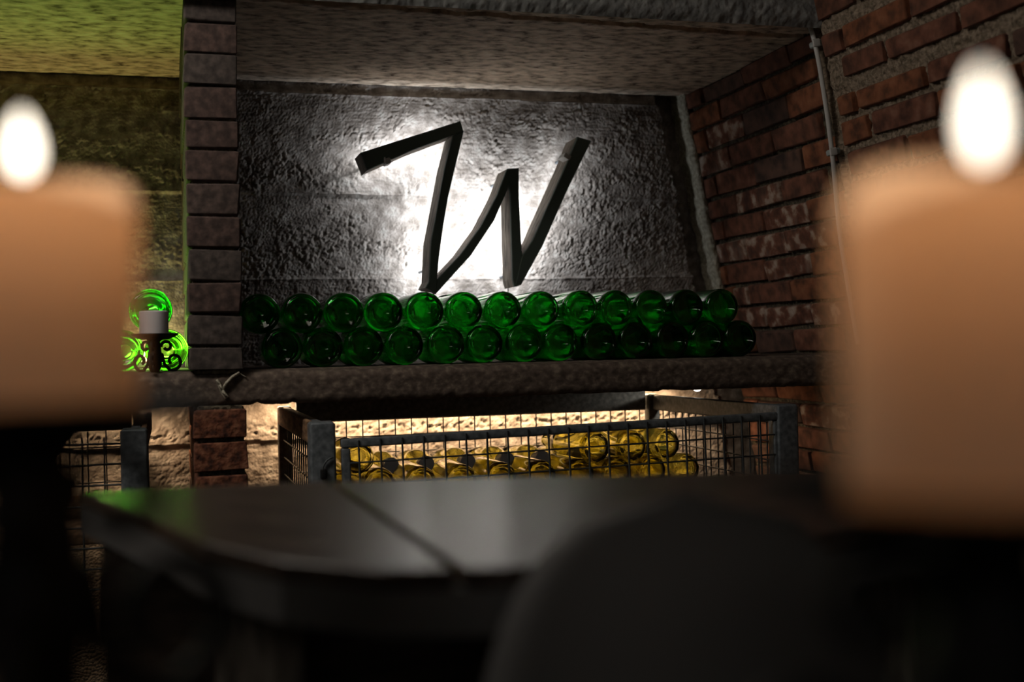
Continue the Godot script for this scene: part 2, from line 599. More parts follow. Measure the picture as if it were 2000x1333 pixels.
func build_ceiling() -> void:
	var c := setting("ceiling")
	# underside of the niche slab, with its crack; seen from below u runs along x, v from the back to the front
	obj("niche_soffit", grid(560, 230, func(u: float, v: float):
		var x := -0.75 + 2.40 * u
		var z := 0.03 + 0.75 * (1.0 - v) - 0.03 * v
		var crack := 0.744 - 0.068 * clampf((x - 0.2) / 1.2, -0.5, 1.0) + 0.012 * n_big.get_noise_2d(x * 2.0, 4.0) + 0.006 * n_mid.get_noise_2d(x * 0.8, 9.0)
		var d := z - crack
		var y := 1.86 - 0.0014 * n_mid.get_noise_2d(x * 0.5, z) - 0.0006 * n_fine.get_noise_2d(x * 0.5, z)
		y -= 0.005 * clampf(n_mid.get_noise_2d(x * 0.35 + 8.0, z * 1.3) - 0.25, 0.0, 1.0)
		y += 0.035 * exp(-d * d / 0.000034)
		y += 0.003 * smoothstep(0.0, 0.02, d)
		return Vector3(x, y, z)), M.soffit, c)
	obj("front_beam", grid(420, 70, func(u: float, v: float):
		var x := -0.75 + 2.45 * u
		var y := 1.853 + 0.50 * v
		return Vector3(x, y, 0.781 + 0.010 * clampf(v * 30.0, 0.0, 1.0) + 0.004 * n_mid.get_noise_2d(x, y) + 0.002 * n_fine.get_noise_2d(x * 0.6, y * 0.6))), M.beam, c)
	obj("slab_core", box_mesh(Vector3(4.9, 0.80, 0.74), 0.01), M.beam, c, Vector3(-0.55, 2.29, 0.395))
	obj("side_soffit", box_mesh(Vector3(2.2, 0.04, 0.78), 0.004), M.soffit, c, Vector3(-1.84, 1.88, 0.39))
	obj("room_vault", box_mesh(Vector3(5.4, 0.2, 6.0), 0.01), M.room, c, Vector3(-0.5, 2.66, 3.75))


func right_frame() -> Transform3D:  # local x along +z of the world, y up the lean, z out of the wall
	var up := Vector3(-0.19, 1.0, 0.0).normalized()
	var alongz := Vector3(0, 0, 1)
	var out := alongz.cross(up).normalized()
	return Transform3D(Basis(alongz, up, out), Vector3(1.7924, 0.0, 0.0))


func build_right_wall() -> void:
	var w := setting("wall_right")
	w.transform = right_frame()
	var slope := sqrt(1.0 + 0.19 * 0.19)  # height y -> distance along the lean
	# mortar bed behind the bricks
	obj("mortar_bed", grid(150, 330, func(u: float, v: float):
		var z := 0.765 * u - 0.02
		var y := (0.66 + 1.30 * v) * slope
		return Vector3(z, y, -0.009 + 0.004 * n_mid.get_noise_2d(z, y) + 0.002 * n_fine.get_noise_2d(z, y))), M.mortar, w)
	obj("mortar_bed", grid(190, 330, func(u: float, v: float):
		var z := 0.742 + 1.05 * u
		var y := (0.66 + 1.50 * v) * slope
		return Vector3(z, y, 0.009 + 0.007 * n_mid.get_noise_2d(z * 0.7, y * 0.7) + 0.004 * n_mid.get_noise_2d(z * 2.0, y * 2.0) - 0.02 * exp(-pow((z - 0.757) / 0.012, 2.0)))), M.mortar_pale, w)
	obj("backing", box_mesh(Vector3(7.0, 3.1, 0.2), 0.01), M.room, w, Vector3(3.2, 1.3, -0.135))
	var meshes := []
	for k in 8:
		meshes.append(box_mesh(Vector3(0.233, 0.055, 0.10), 0.0035, Vector3.ZERO, 0.0028))
	# courses of the niche: bed joints (height) and the joints along each course (z)
	var beds := [1.862, 1.810, 1.752, 1.687, 1.622, 1.557, 1.498, 1.437, 1.372, 1.309, 1.248, 1.185, 1.117]
	var joints := [
		[0.0, 0.121, 0.369, 0.61, 0.738], [0.0, 0.214, 0.461, 0.711], [0.0, 0.093, 0.322, 0.564, 0.732], [0.0, 0.21, 0.459, 0.693], [0.0, 0.098, 0.334, 0.581, 0.738], [0.0, 0.204, 0.448, 0.666],
		[0.0, 0.095, 0.325, 0.563, 0.735], [0.02, 0.198, 0.429, 0.67], [0.0, 0.054, 0.282, 0.529, 0.74], [0.0, 0.076, 0.168, 0.405, 0.64], [0.0, 0.073, 0.237, 0.483, 0.72], [0.0, 0.153, 0.36, 0.60],
	]
	for k in 6:
		beds.append(1.053 - 0.064 * k)
		joints.append([0.0, 0.21, 0.455, 0.70] if k % 2 else [0.0, 0.09, 0.33, 0.575, 0.74])
	var n := 0
	for r in joints.size():
		for j in joints[r].size() - 1:
			n = lay_brick(w, n, meshes, joints[r][j], joints[r][j + 1], beds[r + 1], beds[r], slope, -0.045, 0.4 if r > 5 and r < 11 else 0.06, 0.0)
	# the nearer stretch, in thick rough mortar
	var rows := [[2.075, 2.125], [2.010, 2.062], [1.945, 1.998], [1.868, 1.925], [1.787, 1.838], [1.728, 1.774], [1.650, 1.698], [1.588, 1.642], [1.522, 1.576], [1.458, 1.512], [1.394, 1.448], [1.330, 1.384], [1.266, 1.320], [1.202, 1.256], [1.138, 1.192], [1.074, 1.128], [1.01, 1.064], [0.946, 1.0], [0.882, 0.936]]
	var near := [[0.79, 0.95, 1.19, 1.44, 1.68], [0.80, 1.03, 1.27, 1.52, 1.77], [0.79, 0.94, 1.18, 1.43, 1.68], [0.785, 0.945, 1.19, 1.43, 1.67], [0.787, 0.872, 1.12, 1.36, 1.60], [0.845, 1.012, 1.258, 1.50, 1.74], [0.805, 0.878, 1.132, 1.38, 1.62], [0.795, 0.912, 1.152, 1.40, 1.64]]
	for r in rows.size():
		var js: Array = near[r] if r < near.size() else ([0.795, 0.91, 1.155, 1.40, 1.645] if r % 2 else [0.795, 1.03, 1.28, 1.525, 1.77])
		for j in js.size() - 1:
			n = lay_brick(w, n, meshes, js[j], js[j + 1] - 0.004, rows[r][0] - 0.004, rows[r][1] + 0.004, slope, -0.028, 0.0, 0.004)


func lay_brick(w: Node3D, n: int, meshes: Array, z0: float, z1: float, y0: float, y1: float, slope: float, out: float, white: float, extra: float) -> int:
	var gap := rng.randf_range(0.007, 0.011) + extra
	var o := piece("brick", n, meshes[rng.randi() % 8], M.brick[(4 + rng.randi() % 2) if rng.randf() < white else [0, 1, 0, 2, 3, 1][rng.randi() % 6]], w)
	var tall := (y1 - y0) * slope - gap
	o.transform = Transform3D(Basis.from_euler(Vector3(rng.randf_range(-0.02, 0.02), rng.randf_range(-0.012, 0.012), rng.randf_range(-0.008, 0.008))) * Basis.from_scale(Vector3((z1 - z0 - gap * 0.9) / 0.233, tall / 0.055, 1.0)), Vector3((z0 + z1) * 0.5, (y0 + y1) * 0.5 * slope, out + rng.randf_range(-0.003, 0.003)))
	return n + 1


func build_pier() -> void:
	var w := setting("wall_divider")
	# mortar core with rough beds, bricks at the front and along the sides
	obj("mortar_core", box_mesh(Vector3(0.088, 0.76, 0.725), 0.004), M.mortar, w, Vector3(0.095, 1.49, 0.375))
	obj("mortar_core", box_mesh(Vector3(0.090, 1.05, 0.725), 0.004), M.mortar, w, Vector3(0.100, 0.523, 0.375))
	var meshes := []
	for k in 6:
		meshes.append(box_mesh(Vector3(0.103, 0.056, 0.235), 0.0026, Vector3.ZERO, 0.0016))
	var beds := [1.875, 1.8085, 1.747, 1.684, 1.6165, 1.556, 1.490, 1.424, 1.359, 1.294, 1.229, 1.165, 1.118]
	var n := 0
	for r in beds.size() - 1:
		for k in 3:
			var o := piece("brick", n, meshes[rng.randi() % 6], M.pier[rng.randi() % 3], w)
			var tall: float = beds[r] - beds[r + 1] - rng.randf_range(0.003, 0.006)
			o.transform = Transform3D(Basis.from_euler(Vector3(0, rng.randf_range(-0.008, 0.008), rng.randf_range(-0.012, 0.012) - 0.012)) * Basis.from_scale(Vector3(1.0, tall / 0.056, 1.0)), Vector3(0.0945 + rng.randf_range(-0.0015, 0.0015), (beds[r] + beds[r + 1]) * 0.5, 0.632 - 0.245 * k + rng.randf_range(-0.003, 0.003)))
			n += 1
	for r in 16:
		for k in 3:
			var o := piece("brick", n, meshes[rng.randi() % 6], M.pier_low if r < 3 else M.pier[rng.randi() % 3], w)
			o.transform = Transform3D(Basis.from_euler(Vector3(0, rng.randf_range(-0.01, 0.01), rng.randf_range(-0.015, 0.015))) * Basis.from_scale(Vector3(1.0, 1.0, 1.0)), Vector3(0.1 + rng.randf_range(-0.002, 0.002), 1.013 - 0.0655 * r, 0.632 - 0.245 * k + rng.randf_range(-0.003, 0.003)))
			n += 1


func build_shelf() -> void:
	var t := thing("concrete_shelf", "long rough concrete shelf slab carrying the two rows of green bottles", "shelf")
	# section of the slab, bevelled at the worn front edge: walked from the back of the top round the front to the back of the underside
	var sec := [Vector2(0.0, 1.118), Vector2(0.30, 1.118), Vector2(0.55, 1.118), Vector2(0.66, 1.118), Vector2(0.690, 1.1175), Vector2(0.712, 1.115), Vector2(0.726, 1.112), Vector2(0.735, 1.106), Vector2(0.738, 1.100), Vector2(0.738, 1.09), Vector2(0.737, 1.08), Vector2(0.738, 1.07), Vector2(0.737, 1.06), Vector2(0.735, 1.052), Vector2(0.728, 1.047), Vector2(0.6, 1.046), Vector2(0.0, 1.046)]
	var last := sec.size() - 1
	obj("slab", grid(420, last, func(u: float, v: float):
		var x := -1.6 + 3.25 * u
		var k := int(round((1.0 - v) * last))
		var q: Vector2 = sec[k]
		var a := n_mid.get_noise_2d(x * 0.7, k * 0.02) * 0.0028 + n_fine.get_noise_2d(x * 0.4, k * 0.05) * 0.0012
		var edge := 1.0 if k > 3 and k < 15 else 0.0
		var chip := clampf(n_mid.get_noise_2d(x * 0.5, 20.0) - 0.2, 0.0, 1.0) * 0.012 if k >= 13 and k <= 15 else 0.0
		return Vector3(x, q.y + edge * a * 0.5 + chip, q.x + edge * a)), M.shelf, t)
	# a splash of old plaster where slab and pier meet
	var b := MB.new()
	var path := [Vector3(0.094, 1.100, 0.741), Vector3(0.099, 1.090, 0.742), Vector3(0.103, 1.078, 0.742), Vector3(0.112, 1.063, 0.741)]
	for k in 3:
		tube(b, [path[k], path[k + 1]], 0.0065 + 0.0012 * k, 8, 0.55)
	tube(b, [Vector3(0.105, 1.080, 0.741), Vector3(0.112, 1.092, 0.742), Vector3(0.124, 1.104, 0.742), Vector3(0.138, 1.112, 0.741)], 0.0062, 8, 0.55)
	tube(b, [Vector3(0.138, 1.111, 0.740), Vector3(0.150, 1.103, 0.740)], 0.003, 8, 0.4)
	obj("plaster_splash", b.done(), M.plaster, t)


# ------------------------------------------------------------------ the letter
func build_letter() -> void:
	var t := thing("wall_letter", "large dark wooden letter W on the concrete wall, lit from behind", "sign")
	var bars := [
		[[0.4773, 1.6481], [0.4941, 1.6045], [0.6090, 1.6570], [0.7160, 1.6986], [0.7447, 1.7075], [0.7368, 1.7353]],
		[[0.7447, 1.7075], [0.7170, 1.6976], [0.6932, 1.6125], [0.6773, 1.5372], [0.6655, 1.4798], [0.6536, 1.4283], [0.6457, 1.3233], [0.6367, 1.3075], [0.6635, 1.2916], [0.6674, 1.3362], [0.6734, 1.3887], [0.6863, 1.4669], [0.7001, 1.5372]],
		[[0.6635, 1.2916], [0.7566, 1.3887], [0.8219, 1.4808], [0.8497, 1.5402], [0.8754, 1.5956], [0.8912, 1.6174], [0.8605, 1.6154], [0.8318, 1.5471], [0.7863, 1.4649], [0.7298, 1.3916], [0.6694, 1.3302]],
		[[0.8605, 1.6154], [0.8625, 1.5808], [0.8665, 1.5481], [0.8675, 1.3273], [0.8724, 1.3075], [0.8893, 1.3124], [0.8952, 1.3887], [0.8922, 1.4421], [0.8893, 1.5481], [0.8912, 1.6174]],
		[[0.8724, 1.3075], [0.8893, 1.3124], [0.9507, 1.4154], [1.0160, 1.5501], [1.0913, 1.6927], [1.0536, 1.7026], [1.0249, 1.6372], [0.9774, 1.5402], [0.9229, 1.4283], [0.8932, 1.3867]],
	]
	var z_front := [0.182, 0.180, 0.177, 0.179, 0.181]
	for k in 5:
		var poly := PackedVector2Array()
		for q in bars[k]:
			poly.append(Vector2(q[0], q[1]))
		if Geometry2D.is_polygon_clockwise(poly):
			poly.reverse()
		var b := MB.new()
		prism(b, poly, 0.080, z_front[k] - 0.012, 0.0012)
		obj("bar", b.done(), M.wood_dark, t)
		b = MB.new()
		prism(b, poly, z_front[k] - 0.0119, z_front[k], 0.002)
		obj("face_board", b.done(), M.paint_dark, t)
	# light strips on the backs of the bars, a lamp in front of each, shining on the wall
	var runs := [[Vector2(0.4951, 1.6303), Vector2(0.7279, 1.7164)], [Vector2(0.7279, 1.6946), Vector2(0.6803, 1.4966)], [Vector2(0.6803, 1.4966), Vector2(0.6526, 1.3134)], [Vector2(0.6734, 1.3233), Vector2(0.7823, 1.4401)], [Vector2(0.7823, 1.4401), Vector2(0.8714, 1.6006)], [Vector2(0.8784, 1.6055), Vector2(0.8804, 1.3282)], [Vector2(0.8962, 1.3431), Vector2(0.9804, 1.5114)], [Vector2(0.9804, 1.5114), Vector2(1.0645, 1.6847)]]
	for k in runs.size():
		var a: Vector2 = runs[k][0]
		var c: Vector2 = runs[k][1]
		var d := (c - a).normalized()
		var b := MB.new()
		cbox(b, Vector3.ZERO, Vector3(a.distance_to(c), 0.010, 0.003), 0.0008)
		var o := obj("led_strip", b.done(), M.led, t)
		o.transform = Transform3D(Basis(Vector3(d.x, d.y, 0), Vector3(-d.y, d.x, 0), Vector3.BACK), Vector3((a.x + c.x) * 0.5, (a.y + c.y) * 0.5, 0.0784))
		area("led_light", Vector3((a.x + c.x) * 0.5, (a.y + c.y) * 0.5, 0.0755), Vector3.FORWARD, Vector3(d.x, d.y, 0), a.distance_to(c), 0.010, 3.7 * [22.0, 20.0, 26.0, 24.0, 18.0, 22.0, 24.0, 13.0][k], Color(0.95, 0.97, 1.0), t)
	for q in [Vector2(0.5100, 1.6352), Vector2(0.7179, 1.7095), Vector2(0.6585, 1.3580), Vector2(0.8615, 1.5907), Vector2(0.8833, 1.3431), Vector2(1.0497, 1.6600)]:
		var b := MB.new()
		tube(b, [Vector3(q.x, q.y, -0.004), Vector3(q.x, q.y, 0.081)], 0.004, 8)
		obj("spacer", b.done(), M.steel, t)
	obj("bracket", box_mesh(Vector3(0.020, 0.013, 0.05), 0.002), M.fitting, t, Vector3(1.0239, 1.6501, 0.158)).rotation.z = -0.5
	var br := obj("bracket", box_mesh(Vector3(0.014, 0.016, 0.045), 0.002), M.conduit, t, Vector3(0.5466, 1.6288, 0.161))
	br.rotation.z = 0.3
	obj("screw", box_mesh(Vector3(0.004, 0.018, 0.004), 0.001), M.foil, t, Vector3(0.5377, 1.6283, 0.184))  # white colour stands in for the light reflected by the metal
	var b := MB.new()
	tube(b, [Vector3(0.8804, 1.3104, 0.085), Vector3(0.8794, 1.2956, 0.087), Vector3(0.8774, 1.2837, 0.085)], 0.0012, 6)
	obj("cable_end", b.done(), M.iron, t)


# ------------------------------------------------------------------ bottles
func bottle_mesh(R: float, tall: float, seg := 72) -> ArrayMesh:
	var b := MB.new()
	var k := R / 0.042
	var neck := 0.0145
	var prof := [
		Vector2(0.0, 0.0125), Vector2(0.006 * k, 0.0121), Vector2(0.013 * k, 0.0105), Vector2(0.020 * k, 0.0074), Vector2(0.026 * k, 0.0040), Vector2(0.030 * k, 0.0018), Vector2(0.0325 * k, 0.0006), Vector2(0.035 * k, 0.0003), Vector2(0.0375 * k, 0.0016), Vector2(0.0398 * k, 0.005), Vector2(0.0412 * k, 0.010), Vector2(R, 0.018),
		Vector2(R, 0.08), Vector2(R, tall * 0.55), Vector2(R * 0.97, tall * 0.60), Vector2(R * 0.88, tall * 0.655), Vector2(R * 0.72, tall * 0.71), Vector2(R * 0.55, tall * 0.76), Vector2(R * 0.43, tall * 0.81), Vector2(neck * 1.05, tall * 0.87), Vector2(neck, tall * 0.945),
		Vector2(neck, tall * 0.945), Vector2(neck + 0.002, tall * 0.948), Vector2(neck + 0.0024, tall * 0.965), Vector2(neck + 0.0006, tall * 0.985), Vector2(neck - 0.001, tall * 0.998), Vector2(neck - 0.003, tall), Vector2(neck - 0.0045, tall * 0.995),
		Vector2(neck - 0.0045, tall * 0.95), Vector2(neck - 0.004, tall * 0.87), Vector2(R * 0.43 - 0.004, tall * 0.81), Vector2(R * 0.55 - 0.004, tall * 0.756), Vector2(R * 0.72 - 0.004, tall * 0.705), Vector2(R * 0.88 - 0.0038, tall * 0.648), Vector2(R * 0.97 - 0.0034, tall * 0.595), Vector2(R - 0.003, tall * 0.54),
		Vector2(R - 0.003, 0.08), Vector2(R - 0.0032, 0.020), Vector2(R - 0.0050, 0.0125), Vector2(0.0335 * k, 0.0085), Vector2(0.030 * k, 0.0084), Vector2(0.025 * k, 0.0104), Vector2(0.019 * k, 0.0137), Vector2(0.012 * k, 0.0168), Vector2(0.006 * k, 0.0183), Vector2(0.0, 0.0187),
	]
	lathe(b, prof, seg, Vector3.ZERO, 0.00055 * k, 36, 0.0014, 0.0052)
	return b.done()


func make_bottle(called: String, mesh: Mesh, mat: Material, label: String, at: Vector3, group: String) -> Node3D:
	var t := thing(called, label, "bottle", at, group)
	t.rotation.x = -PI / 2
	obj("glass_body", mesh, mat, t)
	return t


func build_shelf_bottles() -> void:
	var mesh := bottle_mesh(0.042, 0.298)
	var proto := make_bottle("champagne_bottle", mesh, M.green, "", Vector3(0.187, 1.2322, 0.68), "green bottles stacked on the concrete shelf")
	var upx := [0.186, 0.272, 0.3575, 0.443, 0.529, 0.6175, 0.706, 0.792, 0.878, 0.965, 1.052, 1.136, 1.220]
	var lox := [0.2285, 0.315, 0.4005, 0.487, 0.5735, 0.6625, 0.749, 0.835, 0.922, 1.009, 1.095, 1.179, 1.263]
	var look := {
		"upper0": "near-black green bottle against the brick pier, first of the upper row", "upper4": "brightest emerald bottle under the letter, fifth from the pier in the upper row",
		"upper12": "last green bottle of the upper row, nearest the brick side wall", "lower0": "dark green bottle with a grey sheen, first of the lower row beside the pier", "lower12": "almost black bottle at the brick end of the lower row",
	}
	for row in 2:
		for k in 13:
			var nm: String = ["upper", "lower"][row]
			var label: String = look.get(nm + str(k), "green bottle base, %s from the brick pier in the %s shelf row" % [ORD[k], nm])
			var at := Vector3(upx[k] if row == 0 else lox[k], 1.2322 if row == 0 else SHELF_TOP + 0.042, 0.68 + rng.randf_range(-0.012, 0.012))
			var o := proto if row == 0 and k == 0 else copy(proto, "champagne_bottle", label, at, "green bottles stacked on the concrete shelf")
			o.position = at
			o.set_meta("label", label)
			o.rotation = Vector3(-PI / 2 + rng.randf_range(-0.008, 0.004), rng.randf_range(-0.012, 0.012), 0)
			if row == 1 or k in [0, 10, 11]:
				o.get_child(0).material_override = M.black_green if (row == 1 and k in [8, 9, 10, 12]) or (row == 0 and k == 11) else M.dark_green
	var left := [[-0.030, 1.2426, "upper green bottle behind the small white candle left of the pier"], [-0.0875, SHELF_TOP + 0.043, "lower green bottle left of the small white candle's iron stand"], [-0.0005, SHELF_TOP + 0.043, "bright lime green bottle between the small white candle and the pier"], [-0.1745, SHELF_TOP + 0.043, "green bottle in the left bay, hidden behind the large left candle"], [-0.2615, SHELF_TOP + 0.043, "outermost green bottle in the left bay behind the large candle"], [-0.131, 1.2356, "upper pale green bottle of the left bay, half behind the large left candle"], [-0.218, 1.2356, "leftmost upper bottle of the left bay behind the large candle"]]
	var mesh2 := bottle_mesh(0.043, 0.298)
	for k in left.size():
		var o := make_bottle("champagne_bottle", mesh2, M.lime if k != 0 else M.green, left[k][2], Vector3(left[k][0], left[k][1], 0.655), "green bottles in the left bay")
		o.rotation = Vector3(-PI / 2, rng.randf_range(-0.01, 0.01), 0)


# ------------------------------------------------------------------ crates
func bar_box(t: Node3D, called: String, a: Vector3, b: Vector3, mat: Material, bev := 0.003) -> MeshInstance3D:  # axis-aligned box between two corners
	return obj(called, box_mesh((b - a).abs(), bev, (a + b) * 0.5), mat, t)


func wire_panel(t: Node3D, n: int, origin: Vector3, across: Vector3, up: Vector3, wide: float, tall: float, step: float, r: float, mat: Material) -> int:
	var vert := MB.new()
	tube(vert, [Vector3.ZERO, up * tall], r, 6)
	var horiz := MB.new()
	tube(horiz, [Vector3.ZERO, across * wide], r, 6)
	var mv := vert.done()
	var mh := horiz.done()
	var off := across.cross(up).normalized() * r * 1.9
	for k in range(1, int(wide / step) + 1):
		if k * step > wide - 0.008:
			break
		var o := piece("wire", n, mv, mat, t)
		o.position = origin + across * k * step
		n += 1
	for k in range(0, int(tall / step) + 1):
		var o := piece("wire", n, mh, mat, t)
		o.position = origin + up * (tall - 0.012 - k * step) + off
		n += 1
		if tall - 0.012 - (k + 1) * step < 0.0:
			break
	return n


func make_crate(label: String, x0: float, x1: float, flap: bool) -> Node3D:
	var t := thing("mesh_crate", label, "crate")
	var top := 1.014
	var zf := 0.854
	var zb := 0.074
	var p := 0.05
	for x in [x0, x1 - p]:
		bar_box(t, "post", Vector3(x, 0.0, zf - p), Vector3(x + p, top, zf), M.steel, 0.005)
		bar_box(t, "post", Vector3(x + 0.004, 0.0, zb), Vector3(x + p - 0.012, top, zb + 0.035), M.steel, 0.004)
	bar_box(t, "top_rail", Vector3(x0 + p, top - 0.042, zb + 0.002), Vector3(x1 - p, top + 0.012, zb + 0.026), M.steel)
	bar_box(t, "top_rail", Vector3(x0 + 0.014, top - 0.042, zb + 0.03), Vector3(x0 + 0.034, top - 0.002, zf - p), M.steel)
	bar_box(t, "top_rail", Vector3(x1 - 0.034, top - 0.042, zb + 0.03), Vector3(x1 - 0.014, top - 0.002, zf - p), M.steel)
	bar_box(t, "base_rail", Vector3(x0 + p, 0.08, zf - 0.04), Vector3(x1 - p, 0.14, zf - 0.005), M.steel)
	bar_box(t, "base_rail", Vector3(x0 + p, 0.08, zb + 0.005), Vector3(x1 - p, 0.14, zb + 0.035), M.steel)
	bar_box(t, "inner_floor", Vector3(x0 + 0.04, 0.796, zb + 0.036), Vector3(x1 - 0.04, 0.8175, zf - 0.06), M.board)
	bar_box(t, "side_board", Vector3(x0 + 0.002 if flap else x1 - 0.014, top - 0.045, zb + 0.04), Vector3(x0 + 0.014 if flap else x1 - 0.002, top, zf - p - 0.005), M.board)
	var n := 0
	n = wire_panel(t, n, Vector3(x0 + p, 0.70, zb + 0.014), Vector3.RIGHT, Vector3.UP, x1 - x0 - 2 * p, top - 0.73, 0.0425, 0.0018, M.wire)
	n = wire_panel(t, n, Vector3(x0 + 0.02, 0.70, zb + 0.04), Vector3.BACK, Vector3.UP, zf - zb - p - 0.05, top - 0.73, 0.0425, 0.0018, M.wire)
	n = wire_panel(t, n, Vector3(x1 - 0.024, 0.70, zb + 0.04), Vector3.BACK, Vector3.UP, zf - zb - p - 0.05, top - 0.73, 0.0425, 0.0018, M.wire)
	if flap:  # half-height front gate, hanging a little askew
		var tilt := Basis(Vector3.BACK, 0.0205)
		var gate := obj("gate", box_mesh(Vector3(0.951, 0.018, 0.016), 0.003, Vector3(0.4755, -0.009, 0)), M.steel, t)
		gate.transform = Transform3D(tilt, Vector3(x0 + 0.060, 0.979, zf - 0.012))
		for q in [0.009, 0.941]:
			obj("stile", box_mesh(Vector3(0.018, 0.342, 0.014), 0.003, Vector3(q, -0.189, 0)), M.steel, gate)
		var mv := MB.new()
		tube(mv, [Vector3(0, -0.36, 0), Vector3(0, 0.0, 0)], 0.0022, 6)
		var mvm := mv.done()
		var m := 0
		for k in 21:
			piece("wire", m, mvm, M.wire, gate).position = Vector3(0.034 + 0.0432 * k, -0.004, 0.009)
			m += 1
		var mh := MB.new()
		tube(mh, [Vector3(0.004, 0, 0), Vector3(0.947, 0, 0)], 0.002, 6)
		var mhm := mh.done()
		for k in 7:
			piece("wire", m, mhm, M.wire, gate).position = Vector3(0, -0.048 - 0.0432 * k, 0.005)
			m += 1
		var b := MB.new()
		var hook := []
		for k in 9:
			hook.append(Vector3(x0 + 0.044 - 0.022 * sin(PI * 0.5 * k / 8.0), 0.945 - 0.028 * (1.0 - cos(PI * 0.5 * k / 8.0)), zf + 0.004))
		tube(b, hook, 0.0018, 6)
		obj("latch", b.done(), M.wire, t)
		obj("latch", box_mesh(Vector3(0.012, 0.02, 0.008), 0.002), M.iron, t, Vector3(x0 + 0.024, 0.914, zf + 0.004))
	else:
		n = wire_panel(t, n, Vector3(x0 + p, 0.70, zf - 0.02), Vector3.RIGHT, Vector3.UP, x1 - x0 - 2 * p, 0.30, 0.0385, 0.002, M.wire)
	return t


func build_crates() -> void:
	make_crate("galvanised mesh crate of clear yellow bottles under the shelf, right of the pier", 0.262, 1.312, true)
	make_crate("galvanised mesh crate under the shelf, left of the pier", -1.09, -0.037, false)


func build_crate_bottles() -> void:
	var R := 0.037
	var mesh := bottle_mesh(R, 0.30, 48)
	var gname := "yellow bottles in the mesh crate"
	var y1 := 0.818 + R
	var proto := make_bottle("wine_bottle", mesh, M.yellow, "", Vector3.ZERO, gname)
	var first := true
	# front row, bases to the viewer; every second one in between lies the other way round
	var xs := [0.353, 0.4445, 0.535, 0.627, 0.7215, 0.814, 0.906, 0.997, 1.084, 1.169]
	for k in xs.size():
		var label := "clear yellow bottle base at the bottom of the crate, %s from its left post" % ORD[k]
		var at := Vector3(xs[k], y1, 0.570 + rng.randf_range(-0.006, 0.006))
		var o := proto if first else copy(proto, "wine_bottle", label, at, gname)
		first = false
		o.position = at
		o.set_meta("label", label)
		o.rotation = Vector3(-PI / 2, rng.randf_range(-0.03, 0.03), 0)
	# rows behind those in front, necks towards the viewer with pale capsules
	for k in xs.size() - 1:
		var at := Vector3((xs[k] + xs[k + 1]) * 0.5, y1, 0.130)
		var o := copy(proto, "wine_bottle", "yellow bottle lying neck forward with white capsule, %s gap from the left post" % ORD[k], at, gname)
		o.rotation = Vector3(PI / 2 - 0.095, rng.randf_range(-0.02, 0.02), 0)
		var b := MB.new()
		lathe(b, [Vector2(0.0156, 0.245), Vector2(0.0162, 0.275), Vector2(0.0188, 0.283), Vector2(0.0188, 0.296), Vector2(0.0175, 0.3025), Vector2(0.0175, 0.3025), Vector2(0.0, 0.303)], 24)
		obj("capsule", b.done(), M.foil, o)
	# second layer: one on the left, a heap at the right
	var up := [[0.399, "yellow bottle resting on top of the others at the left end of the crate"], [0.9515, "upper yellow bottle of the heap, farthest left of the right-hand heap"], [1.0405, "upper yellow bottle with a pale paper label in the right-hand heap"], [1.1265, "upper yellow bottle of the heap, nearest the right side of the crate"]]
	for k in up.size():
		var lift := sqrt(4 * R * R - 0.0457 * 0.0457)
		var o := copy(proto, "wine_bottle", up[k][1], Vector3(up[k][0], y1 + lift + 0.001, 0.560), gname)
		o.rotation = Vector3(-PI / 2, [0.02, 0.10, -0.06, 0.05][k], 0)
		if k == 2:
			var b := MB.new()
			var rows := []
			for j in 9:
				var a := -2.1 + 1.3 * j / 8.0
				rows.append([b.p(Vector3((R + 0.0005) * cos(a), 0.05, (R + 0.0005) * sin(a))), b.p(Vector3((R + 0.0005) * cos(a), 0.12, (R + 0.0005) * sin(a)))])
			for j in 8:
				b.quad(rows[j][0], rows[j][1], rows[j + 1][1], rows[j + 1][0])
			obj("paper_label", b.done(), M.paper, o)


func build_tubes() -> void:
	var warm := Color(1.0, 0.83, 0.64)
	var spans := [["tube_lamp", "warm tube lamp under the shelf behind the right crate", 0.21, 1.40, 1.0345, 0.066, Vector3(0.0, -1.0, -0.10), 125.0, warm], ["tube_lamp", "warm tube lamp under the shelf behind the left crate", -1.08, 0.0, 1.0345, 0.066, Vector3(0.0, -1.0, -0.10), 85.0, warm], ["tube_lamp", "tube lamp lying on the shelf behind the bottles of the left bay", -0.55, 0.02, 1.138, 0.05, Vector3(0.0, 1.0, -0.45), 50.0, Color(1.0, 0.90, 0.56)]]
	for q in spans:
		var t := thing(q[0], q[1], "lamp", Vector3((q[2] + q[3]) * 0.5, q[4], q[5]))
		var down: bool = q[6].y < 0
		var length: float = q[3] - q[2]
		obj("housing", box_mesh(Vector3(length, 0.010, 0.03), 0.002), M.fitting, t, Vector3(0, 0.006 if down else -0.011, 0))
		var b := MB.new()
		tube(b, [Vector3(-length * 0.5 + 0.01, -0.002 if down else 0.003, 0), Vector3(length * 0.5 - 0.01, -0.002 if down else 0.003, 0)], 0.005, 10)
		obj("glowing_tube", b.done(), M.tube, t)
		if not down:
			area("tube_and_fill_light", Vector3(0, 0.006, 0.017), Vector3(0.0, -0.15, 1.0), Vector3.RIGHT, length - 0.03, 0.030, 70.0, Color(0.72, 1.0, 0.42), t)  # added green fill towards bottles and table, besides the warm light of the tube
		area("tube_and_fill_light", Vector3(0, -0.0095 if down else 0.011, 0), q[6], Vector3.RIGHT, length - 0.03, 0.014, q[7], q[8], t)


